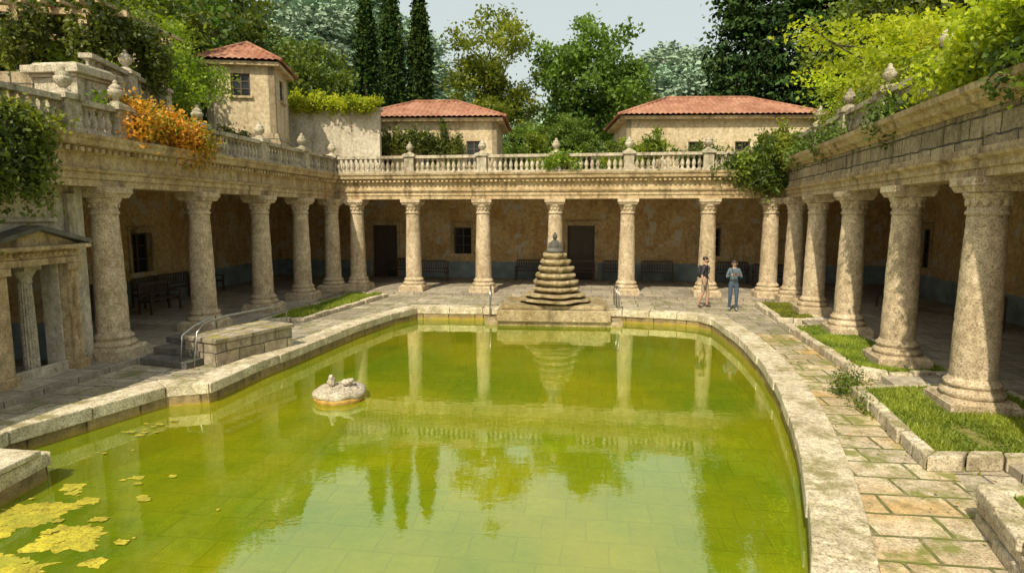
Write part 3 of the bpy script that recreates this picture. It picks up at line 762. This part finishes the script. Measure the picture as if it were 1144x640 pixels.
# ---------------------------------------------------------------- trees
def limb(mb,a,b,r0,r1,bend=.3):
    a=Vector(a);b=Vector(b); n=5; Ln=(b-a).length
    o=Vector((random.uniform(-1,1),random.uniform(-1,1),random.uniform(0,1)))*Ln*bend*.4
    pts=[a.lerp(b,t/n)+o*math.sin(math.pi*t/n) for t in range(n+1)]
    mb.tube(pts,[r0+(r1-r0)*t/n for t in range(n+1)],6)
def tree_mesh(name,H,cen,rad,nclump,nleaf,clr,lsize,fmat,trunk_r=.2,nl=16,kind='round',up=.4,gap=-.14):
    mb=MB(); C=[]
    top=H*.8
    pts=[(0,0,-.5)]+[(random.uniform(-.12,.12)*t,random.uniform(-.12,.12)*t,top*t/5) for t in range(1,6)]
    mb.tube(pts,[trunk_r*1.25]+[trunk_r*(1-.85*t/5) for t in range(1,6)],8)
    if kind=='round':
        while len(C)<nclump:
            v=rng.normal(size=3); v/=np.linalg.norm(v); r=rng.random()**.42
            q=1+.38*noise.noise(Vector(v*1.9)+Vector((H,nclump,0)))*1.8
            p=np.array([v[0]*rad[0]*r*q,v[1]*rad[1]*r*q,cen+v[2]*rad[2]*r*q])
            if noise.noise(Vector(p*.5)+Vector((H,0,5)))<gap: continue
            C.append(p)
    if kind=='conifer':
        for k in range(nclump):
            t=rng.random()**.8; z=H*.12+t*H*.88; lay=math.floor(z/.9)*.9
            a=rng.random()*6.28; R=rad[0]*(1-t)**.8*(.85+.3*noise.noise(Vector((math.cos(a)*2,math.sin(a)*2,lay))))+.1; rr=R*rng.random()**.45
            C.append([rr*math.cos(a),rr*math.sin(a),lay+.45-rr*.28+rng.normal()*.08])
    if kind=='cypress':
        for k in range(nclump):
            t=rng.random(); R=rad[0]*(math.sin(math.pi*min(1,(t*.93+.07))**.75)**.7)*(.85+.25*noise.noise(Vector((t*9,k%7,1))))
            a=rng.random()*6.28; rr=R*rng.random()**.3; C.append([rr*math.cos(a),rr*math.sin(a),.4+t*(H-.6)])
    if kind=='layered':
        for k in range(nclump):
            pad=k%9; pa=pad*2.4; pr=rad[0]*(.3+.35*((pad*37)%10)/10)
            c=np.array([math.cos(pa)*pr,math.sin(pa)*pr,cen+rad[2]*(pad/4.-1)])
            C.append(c+rng.normal(size=3)*np.array([1.0,1.0,.10]))
    C=np.array(C)
    idx=rng.choice(len(C),min(nl,len(C)),replace=False)
    for i in idx:
        p=C[i]; zb=max(H*.18,min(top*.95,p[2]-.35*math.hypot(p[0],p[1])-.4))
        limb(mb,(0,0,zb),p,trunk_r*.38*(1-.6*zb/H),.02)
    per=nleaf//len(C); cl=rng.random(len(C))
    sc=np.array([1,1,.75]) if kind!='layered' else np.array([1.2,1.2,.22])
    if kind=='cypress': sc=np.array([.6,.6,1.8])
    if kind=='conifer': sc=np.array([1.1,1.1,.35])
    P=np.repeat(C,per,axis=0)+rng.normal(size=(len(C)*per,3))*clr*sc*.55
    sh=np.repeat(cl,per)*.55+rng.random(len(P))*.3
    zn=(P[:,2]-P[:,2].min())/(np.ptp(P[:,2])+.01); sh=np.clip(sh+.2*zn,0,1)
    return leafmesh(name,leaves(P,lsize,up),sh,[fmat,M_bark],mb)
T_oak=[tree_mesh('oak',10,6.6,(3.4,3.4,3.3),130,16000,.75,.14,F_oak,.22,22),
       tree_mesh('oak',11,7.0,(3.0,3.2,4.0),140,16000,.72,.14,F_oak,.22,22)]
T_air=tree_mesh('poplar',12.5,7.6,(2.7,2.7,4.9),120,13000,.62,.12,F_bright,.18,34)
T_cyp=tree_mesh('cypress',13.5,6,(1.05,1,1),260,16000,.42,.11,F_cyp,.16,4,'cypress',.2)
T_con=tree_mesh('spruce',15,6,(3.6,1,1),420,18000,.8,.14,F_dark,.25,60,'conifer',.6)
T_map=tree_mesh('maple',4.2,3.0,(3.6,3.6,1.0),130,14000,.75,.09,F_maple,.12,24,'layered',1.2)
T_wil=tree_mesh('willow',7,4.4,(2.8,2.8,2.8),110,15000,.7,.10,F_bright,.2,20)
T_drk=tree_mesh('holm_oak',10,6.2,(3.6,3.6,3.6),130,15000,.85,.14,F_dark,.25,20)
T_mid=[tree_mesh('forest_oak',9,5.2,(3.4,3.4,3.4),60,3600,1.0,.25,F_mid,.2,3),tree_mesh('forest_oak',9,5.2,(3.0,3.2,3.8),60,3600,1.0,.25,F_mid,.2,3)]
T_far=[tree_mesh('forest_far',9,5,(4.,4.,3.2),40,1600,1.3,.42,F_far_haze,.2,2),tree_mesh('forest_far',9,5,(3.4,3.6,3.8),40,1600,1.3,.42,F_far_haze,.2,2)]
def tr(nm,me,x,y,s=1.,sz=None,z=None):
    zz=th(x,y) if z is None else z
    return link(nm,me,(x,y,zz if zz>0 else 4.8),random.uniform(0,6.28),(s,s,sz or s))
tr('poplar_tree',T_air,-1.4,42,1.05,1.0)
tr('oak_tree',T_oak[1],5.3,43,1.05,1.02)
for x,y,s in ((-10.2,45,1.),(-8.4,44.5,1.05),(-6.5,45,1.0)): tr('cypress_tree',T_cyp,x,y,1.05,s*1.02)
tr('holm_oak_tree',T_oak[0],-14.2,41,1.,.95); tr('oak_tree',T_oak[0],-18.5,39,1.05,1.25)
tr('willow_tree',T_wil,-14.6,24.5,1.,.95,z=5.); tr('willow_tree',T_wil,-12.2,22.3,.6,.55,z=5.6)
for x,y,s in ((-21,24,1.25),(-18,28,1.1),(-25,30,1.5),(-20,33,1.3),(-28,22,1.4),(-24,38,1.4),(-17.5,19,.9)): tr('holm_oak_tree',T_drk if s>1.35 else T_oak[int(-x)%2],x,y,s)
for x,y,s in ((16.2,44,1.2),(20,43,1.35),(24,40,1.4),(29,38,1.3),(25,46,1.4)): tr('spruce_tree',T_con,x,y,s)
for x,y,s in ((20.5,30,1.),(23,24,1.),(27,30,1.4),(22,36,1.2),(26,20,1.2),(21,17,.8),(24,12,1.)): tr('oak_tree',T_oak[int(x)%2],x,y,s)
tr('maple_tree',T_map,13.6,20.6,.95,1.,z=5.2); tr('maple_tree',T_map,16.5,24.5,1.1,1.,z=5.2)
tr('oak_tree',T_oak[0],9.6,49,.85,.8)
tr('oak_tree',T_oak[0],0.8,38.6,.5,.4); tr('holm_oak_tree',T_oak[1],3.4,39.5,.55,.42)
tr('oak_tree',T_oak[1],11,40,.7,.5);tr('oak_tree',T_oak[0],-9.5,37.5,.55,.5)
FR=empty('hillside_forest')
k=0
while k<210:
    x=random.uniform(-100,100); y=random.uniform(50,125)
    if abs(x)>y*.9: continue
    s=random.uniform(.6,.95)
    if abs(x)<14: s*=.75
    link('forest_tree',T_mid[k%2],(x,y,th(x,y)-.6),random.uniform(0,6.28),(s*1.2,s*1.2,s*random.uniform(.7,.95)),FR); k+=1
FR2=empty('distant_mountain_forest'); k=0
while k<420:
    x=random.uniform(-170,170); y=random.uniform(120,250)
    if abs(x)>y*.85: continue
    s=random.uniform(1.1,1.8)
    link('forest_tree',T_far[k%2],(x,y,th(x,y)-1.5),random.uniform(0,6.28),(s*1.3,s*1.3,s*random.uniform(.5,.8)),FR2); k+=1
# ---------------------------------------------------------------- ivy & shrubs
def clumps(name,items,mat,lsize=.06,parent=None,hang=0):
    Ps=[];S=[]
    for (c,r,n) in items:
        nc=max(4,n//120); cc=rng.normal(size=(nc,3))*np.array(r)*.5+np.array(c)
        P=np.repeat(cc,n//nc,axis=0); P=P+rng.normal(size=P.shape)*.13*np.array([1,1,1+hang*1.5])
        if hang: P[:,2]-=np.abs(rng.normal(size=len(P)))*hang*.4
        Ps.append(P); S.append(np.clip(np.repeat(rng.random(nc),n//nc)*.6+rng.random(len(P))*.4,0,1))
    P=np.vstack(Ps); S=np.concatenate(S)
    me=leafmesh(name,leaves(P,lsize,.5),S,[mat]); o=bpy.data.objects.new(name,me); COL.objects.link(o); o.parent=parent; return o
def lpt(y,off,z): return (LX(y)+off,y,z)
clumps('hanging_ivy',[(lpt(10.8,.5,4.75),(.2,.8,.18),3000),(lpt(11.2,.6,4.45),(.1,.3,.35),1400),(lpt(10.4,.6,4.15),(.12,.35,.5),2200),(lpt(9.5,.5,4.6),(.3,.9,.5),3000)],F_ivy,.05,hang=.5)
clumps('hanging_ivy',[(lpt(11.3,.35,4.98),(.3,.8,.13),1800)],F_bright,.05,hang=.2)
clumps('flowering_hedge',[(lpt(15.3,.15,5.4),(.3,1.2,.22),5000),(lpt(16.3,.35,5.2),(.25,.8,.3),3500),(lpt(14.6,.0,5.65),(.2,.6,.15),2000)],F_flow,.045,hang=.3)
clumps('flowering_hedge',[(lpt(15.6,-.1,5.3),(.35,1.7,.28),5500)],F_bright,.05)
def bpt(x,off,z): return (x,BY(x)-off,z)
clumps('hanging_ivy',[(bpt(8.7,.3,5.05),(.8,.3,.3),5000),(bpt(9.3,.5,4.7),(.7,.3,.4),5000),(bpt(7.4,-.5,5.4),(.8,.4,.3),3500),(bpt(9.7,.3,5.5),(.5,.4,.35),3500)],F_ivy,.06,hang=.3)
clumps('hanging_ivy',[(bpt(8.9,.45,5.2),(.7,.2,.2),2400)],F_bright,.055,hang=.2)
clumps('climbing_ivy',[((9.9,22.3,5.6),(.4,.8,.25),3500),((10.3,24.5,6.0),(.8,.6,.4),3500)],F_bright,.06,hang=.2)
clumps('potted_shrub',[(bpt(1.8,.22,5.3),(.55,.2,.2),2200)],F_bright,.05)
clumps('hedge',[((-9.2,30.3,8.5),(2.1,.4,.3),6500),((-7.2,30.2,8.4),(.8,.3,.25),2500)],F_maple,.07)
clumps('hedge',[((-5.2,31.5,7.0),(1.6,.3,.3),5000),((-3.2,31.6,6.6),(1.2,.3,.5),3000)],F_oak,.07,hang=.4)
clumps('shrub',[((5.5,30,6.0),(.9,.6,.7),4000),((6.8,30.5,6.4),(.8,.5,.5),3500),((1.3,33,6.2),(.6,.6,1.2),4500)],F_bright,.07)
clumps('shrub',[((-11.5,25.0,6.0),(.9,.5,.4),3500),((-13.,24.5,6.6),(.8,.5,.6),3500)],F_ivy,.07)
clumps('shrub',[((RX(y)+.45,y,6.15),(.5,1.1,.35),3600) for y in (8.2,10.2,14.2,18.2)],F_bright,.05)
clumps('hanging_ivy',[((RX(y)-.15,y,z),(.35,1.1,.25),4500) for y,z in ((9.4,6.05),(10.6,5.85),(8.0,6.2))],F_maple,.055,hang=.35)
clumps('hanging_ivy',[((RX(y)-.35,y,5.35),(.2,.8,.12),1500) for y in (8.2,13.3,17.4,20.9)],F_ivy,.05,hang=.3)
clumps('shrub',[((RX(y)+1.8,y,6.9),(.8,1.3,.6),5000) for y in (7.5,9.5,12.5,16,19)],F_maple,.06)
clumps('fern_tuft',[((6.15,11.0,.12),(.13,.3,.06),900),((6.6,11.7,.08),(.15,.15,.05),500),((5.95,10.1,.06),(.08,.3,.03),400)],F_ivy,.025)
# fallen leaves on deck
fl=[]
for _ in range(900):
    x,y=random.choice([(random.uniform(-8.2,-6.6),random.uniform(8,19)),(random.uniform(-4,9),random.uniform(21.6,23)),(random.uniform(4.6,7.5),random.uniform(5,17))]); fl.append((x,y,.015 if not(x>4 and y<17.5) else .07))
fl=np.array([p for p in fl if not in_poly(p[0],p[1],kout)])
o=bpy.data.objects.new('fallen_leaves',leafmesh('fallen_leaves',leaves(fl,.028,9.),rng.random(len(fl)),[foliage('leaf_litter',(.10,.06,.02),(.36,.24,.06),0)])); COL.objects.link(o)
E=empty('vine_pergola'); mb=MB()
for x,y in ((-12.6,16.4),(-11.0,16.6),(-12.8,19),(-11.2,19.2)): mb.box(x,y,6.3,8.35,.2,.2); mb.box(x,y,8.1,8.2,.3,.3)
for (a,b) in (((-13.4,16.3),(-10.,16.8)),((-13.6,18.9),(-10.3,19.4))):
    d,l=unit(a,b); mb.seg(a,d,0,l,8.35,8.5,-.07,.07)
for k in range(7): mb.box(-13.1+k*.48,17.85,8.502,8.58,.08,3.6,-.05)
mb.obj('pergola_frame',[M_ent],E,uv=False)
clumps('vine',[((-11.8,17,8.55),(1.4,.9,.25),6500),((-10.5,17,8.2),(.6,.6,.4),3500),((-10.1,18,7.6),(.35,.5,.55),3500),((-13.2,16.8,8.2),(.4,.5,.5),2500),((-11.0,16.5,7.6),(.2,.2,.6),1500),((-12.6,16.3,7.5),(.2,.2,.6),1500)],F_ivy,.06,E,.5)
# ---------------------------------------------------------------- people
def fig_mat(n,c,r=.8): return plain(n,c,r,0,.3,30)
MSK=fig_mat('skin',(.50,.30,.21),.5); MHAIR=fig_mat('dark_hair',(.03,.02,.015),.6)
def person(name,loc,rot,J,labels,mats,extra,S=1.):
    names=list(J.keys()); idx={n:i for i,n in enumerate(names)}
    edges=labels
    me=bpy.data.meshes.new(name+'_cage'); me.from_pydata([J[n][0] for n in names],[(idx[a],idx[b]) for a,b,_ in edges],[]); me.update()
    o=bpy.data.objects.new(name+'_cage',me); COL.objects.link(o)
    sk=o.modifiers.new('s','SKIN'); sk.use_smooth_shade=True
    for i,n in enumerate(names):
        r=J[n][1]; me.skin_vertices[0].data[i].radius=r if isinstance(r,tuple) else (r,r)
        me.skin_vertices[0].data[i].use_root=(n=='pelvis')
    sb=o.modifiers.new('ss','SUBSURF'); sb.levels=2; sb.render_levels=2
    bpy.context.view_layer.update()
    dg=bpy.context.evaluated_depsgraph_get(); m2=bpy.data.meshes.new_from_object(o.evaluated_get(dg))
    bpy.data.objects.remove(o)
    for m in mats: m2.materials.append(m)
    segs=[(Vector(J[a][0]),Vector(J[b][0]),l) for a,b,l in edges]
    for p in m2.polygons:
        c=p.center; best=(9,0)
        for a,b,l in segs:
            ab=b-a; t=max(0,min(1,(c-a).dot(ab)/max(1e-6,ab.length_squared))); dd=(a+ab*t-c).length
            if dd<best[0]: best=(dd,l)
        p.material_index=best[1]; p.use_smooth=True
    E=empty(name,loc); E.rotation_euler=(0,0,rot); E.scale=(S,S,S)
    b=bpy.data.objects.new('body',m2); COL.objects.link(b); b.parent=E
    mb=MB(); h=Vector(J['head'][0])
    mb.ell(h+Vector((0,-.098,-.01)),(.014,.022,.026),8,6,0)
    for s in (-1,1):
        mb.ell(h+Vector((s*.082,.0,-.005)),(.014,.025,.034),8,6,0); mb.ell(h+Vector((s*.033,-.086,.022)),(.014,.008,.008),8,6,1)
        mb.ell(h+Vector((s*.033,-.088,.042)),(.02,.007,.005),8,5,1)
    mb.ell(h+Vector((0,-.085,-.05)),(.026,.01,.008),8,6,2)
    mb.obj('face',[MSK,MHAIR,fig_mat('lips',(.35,.12,.1))],E,uv=False)
    mb=MB()
    for hw,he in (('lw','lh'),('rw','rh')):
        a=Vector(J[hw][0]);b=Vector(J[he][0]); d=(b-a).normalized()
        side=d.cross(Vector((0,1,0)) if abs(d.y)<.8 else Vector((0,0,1))).normalized(); nrm=d.cross(side)
        for k,ln in enumerate((.062,.075,.08,.07)):
            r0=b+side*(-.03+.02*k)-d*.015; mb.tube([r0,r0+d*ln*.5+nrm*.008,r0+d*ln*.95+nrm*.028],[.0095,.009,.007],6)
        s2=-1
        r0=a.lerp(b,.35)+side*s2*.03; mb.tube([r0,r0+side*s2*.025+d*.025,r0+side*s2*.032+d*.055+nrm*.01],[.011,.010,.008],6)
    mb.obj('fingers',[MSK],E,uv=False)
    extra(E,J); return E
def base(stride=.0,armL=None,armR=None,w=1.):
    J={'pelvis':((0,0,.95),(.15*w,.11)),'waist':((0,0,1.10),(.13*w,.095)),'chest':((0,.0,1.30),(.16*w,.115)),'neckb':((0,.01,1.45),(.075,.065)),'neck':((0,0,1.51),(.05,.05)),
     'head':((0,-.015,1.61),(.078,.092)),'crown':((0,.0,1.68),(.07,.08)),
     'lhip':((.09,0,.90),(.095*w,.1)),'lk':((.10,-stride*.5-.01,.50),(.062,.065)),'lc':((.10,-stride*.6+.01,.36),(.056,.062)),'la':((.11,-stride*.6+.03,.09),(.038,.042)),'lt':((.12,-stride*.6-.12,.045),(.042,.035)),
     'rhip':((-.09,0,.90),(.095*w,.1)),'rk':((-.10,stride*.4-.03,.50),(.062,.065)),'rc':((-.10,stride*.7,.36),(.056,.062)),'ra':((-.11,stride*1.0+.03,.09),(.038,.042)),'rt':((-.12,stride*1.0-.12,.045),(.042,.035))}
    for p,s,arm in (('l',1,armL),('r',-1,armR)):
        J[p+'s']=((s*.175*w,0,1.405),(.062,.062)); e,wr,h=arm
        J[p+'e']=(e,(.043,.043)); J[p+'w']=(wr,(.027,.027)); J[p+'h']=(h,(.036,.02))
    return J
def labs(short_sleeve,shorts):
    Lb=[('pelvis','waist',1),('waist','chest',1),('chest','neckb',1),('neckb','neck',0),('neck','head',0),('head','crown',3)]
    for p in 'lr':
        Lb+=[('chest',p+'s',1),(p+'s',p+'e',1),(p+'e',p+'w',0 if short_sleeve else 1),(p+'w',p+'h',0),('pelvis',p+'hip',2),(p+'hip',p+'k',2),(p+'k',p+'c',0 if shorts else 2),(p+'c',p+'a',0 if shorts else 2),(p+'a',p+'t',4)]
    return Lb
def man_extra(E,J):
    mb=MB(); h=Vector(J['head'][0])
    mb.ell(h+Vector((0,.022,.045)),(.088,.095,.075),14,10,1); mb.ell(h+Vector((0,-.05,-.055)),(.05,.045,.035),10,8,1)
    mb.ell((0,.17,1.22),(.15,.09,.22),14,10,0); mb.ell((0,.25,1.14),(.10,.04,.10),10,8,0)
    for s in (-1,1): mb.tube([(s*.10,.12,1.40),(s*.11,-.0,1.47),(s*.115,-.125,1.36),(s*.12,-.10,1.15),(s*.13,.08,1.08)],.018,6,0)
    mb.obj('backpack_and_hair',[fig_mat('backpack',(.02,.02,.025)),MHAIR],E,uv=False)
def woman_extra(E,J):
    mb=MB(); h=Vector(J['head'][0])
    mb.ell(h+Vector((0,.025,.04)),(.092,.098,.082),14,10,0); mb.ell(h+Vector((0,.06,-.08)),(.085,.055,.14),12,10,0)
    for s in (-1,1): mb.ell(h+Vector((s*.075,.01,-.08)),(.025,.045,.12),8,8,0)
    mb.box(0.0,-.285,1.235,1.31,.13,.05,0,1); mb.lathe([(.03,0),(.03,.05),(.02,.05)],0,-.3,1.24,10,1)
    mb.tube([(-.09,-.02,1.47),(-.06,-.13,1.36),(0,-.26,1.26)],.008,5,1)
    mb.obj('hair_and_camera',[MHAIR,fig_mat('camera_body',(.02,.02,.02),.4)],E,uv=False)
mm=[MSK,fig_mat('black_tshirt',(.035,.035,.04)),fig_mat('khaki_shorts',(.33,.27,.19)),MHAIR,fig_mat('brown_shoes',(.08,.05,.03))]
person('standing_man',(6.74,21.45,.0),math.radians(62),base(.16,((.25,.03,1.13),(.24,-.12,.93),(.235,-.16,.86)),((-.25,.06,1.13),(-.25,-.02,.88),(-.245,-.04,.80))),labs(True,True),mm,man_extra,1.04)
mw=[MSK,fig_mat('denim_jacket',(.10,.14,.17)),fig_mat('blue_jeans',(.06,.09,.14)),MHAIR,fig_mat('sneakers',(.25,.25,.25))]
person('standing_woman',(7.5,20.75,.0),math.radians(-12),base(.05,((.24,-.06,1.14),(.11,-.24,1.24),(.055,-.285,1.27)),((-.24,-.06,1.14),(-.11,-.24,1.24),(-.055,-.285,1.27)),.9),labs(False,False),mw,woman_extra,1.0)

# ---------------------------------------------------------------- light & camera
w=bpy.data.worlds.new('World'); scene.world=w; w.use_nodes=True; nt=w.node_tree
sky=nt.nodes.new('ShaderNodeTexSky'); sky.sky_type='NISHITA'; sky.sun_disc=False
sp=Vector((-.42,-1.,0)).normalized(); el=math.radians(50)
sky.sun_elevation=el; sky.sun_rotation=math.atan2(sp.x,sp.y); sky.air_density=1.1; sky.dust_density=5.; sky.ozone_density=.6
mx=nn(nt,'ShaderNodeMix',data_type='RGBA',blend_type='MIX'); mx.inputs[0].default_value=.6
nt.links.new(sky.outputs[0],mx.inputs[6]); mx.inputs[7].default_value=(6.4,6.9,6.1,1)
nt.links.new(mx.outputs[2],nt.nodes['Background'].inputs[0]); nt.nodes['Background'].inputs[1].default_value=.14
sd=bpy.data.lights.new('sun','SUN'); sd.energy=5.0; sd.angle=math.radians(.53); sd.color=(1,.90,.69)
so=bpy.data.objects.new('sun',sd); COL.objects.link(so)
so.rotation_euler=Vector((sp.x*math.cos(el),sp.y*math.cos(el),math.sin(el))).to_track_quat('Z','Y').to_euler()
cd=bpy.data.cameras.new('camera'); cam=bpy.data.objects.new('camera',cd); COL.objects.link(cam)
cam.location=(0,0,3.3); cam.rotation_euler=(math.radians(90-6.78),0,0); cd.sensor_width=36; cd.lens=21.71; cd.clip_end=2000
scene.camera=cam
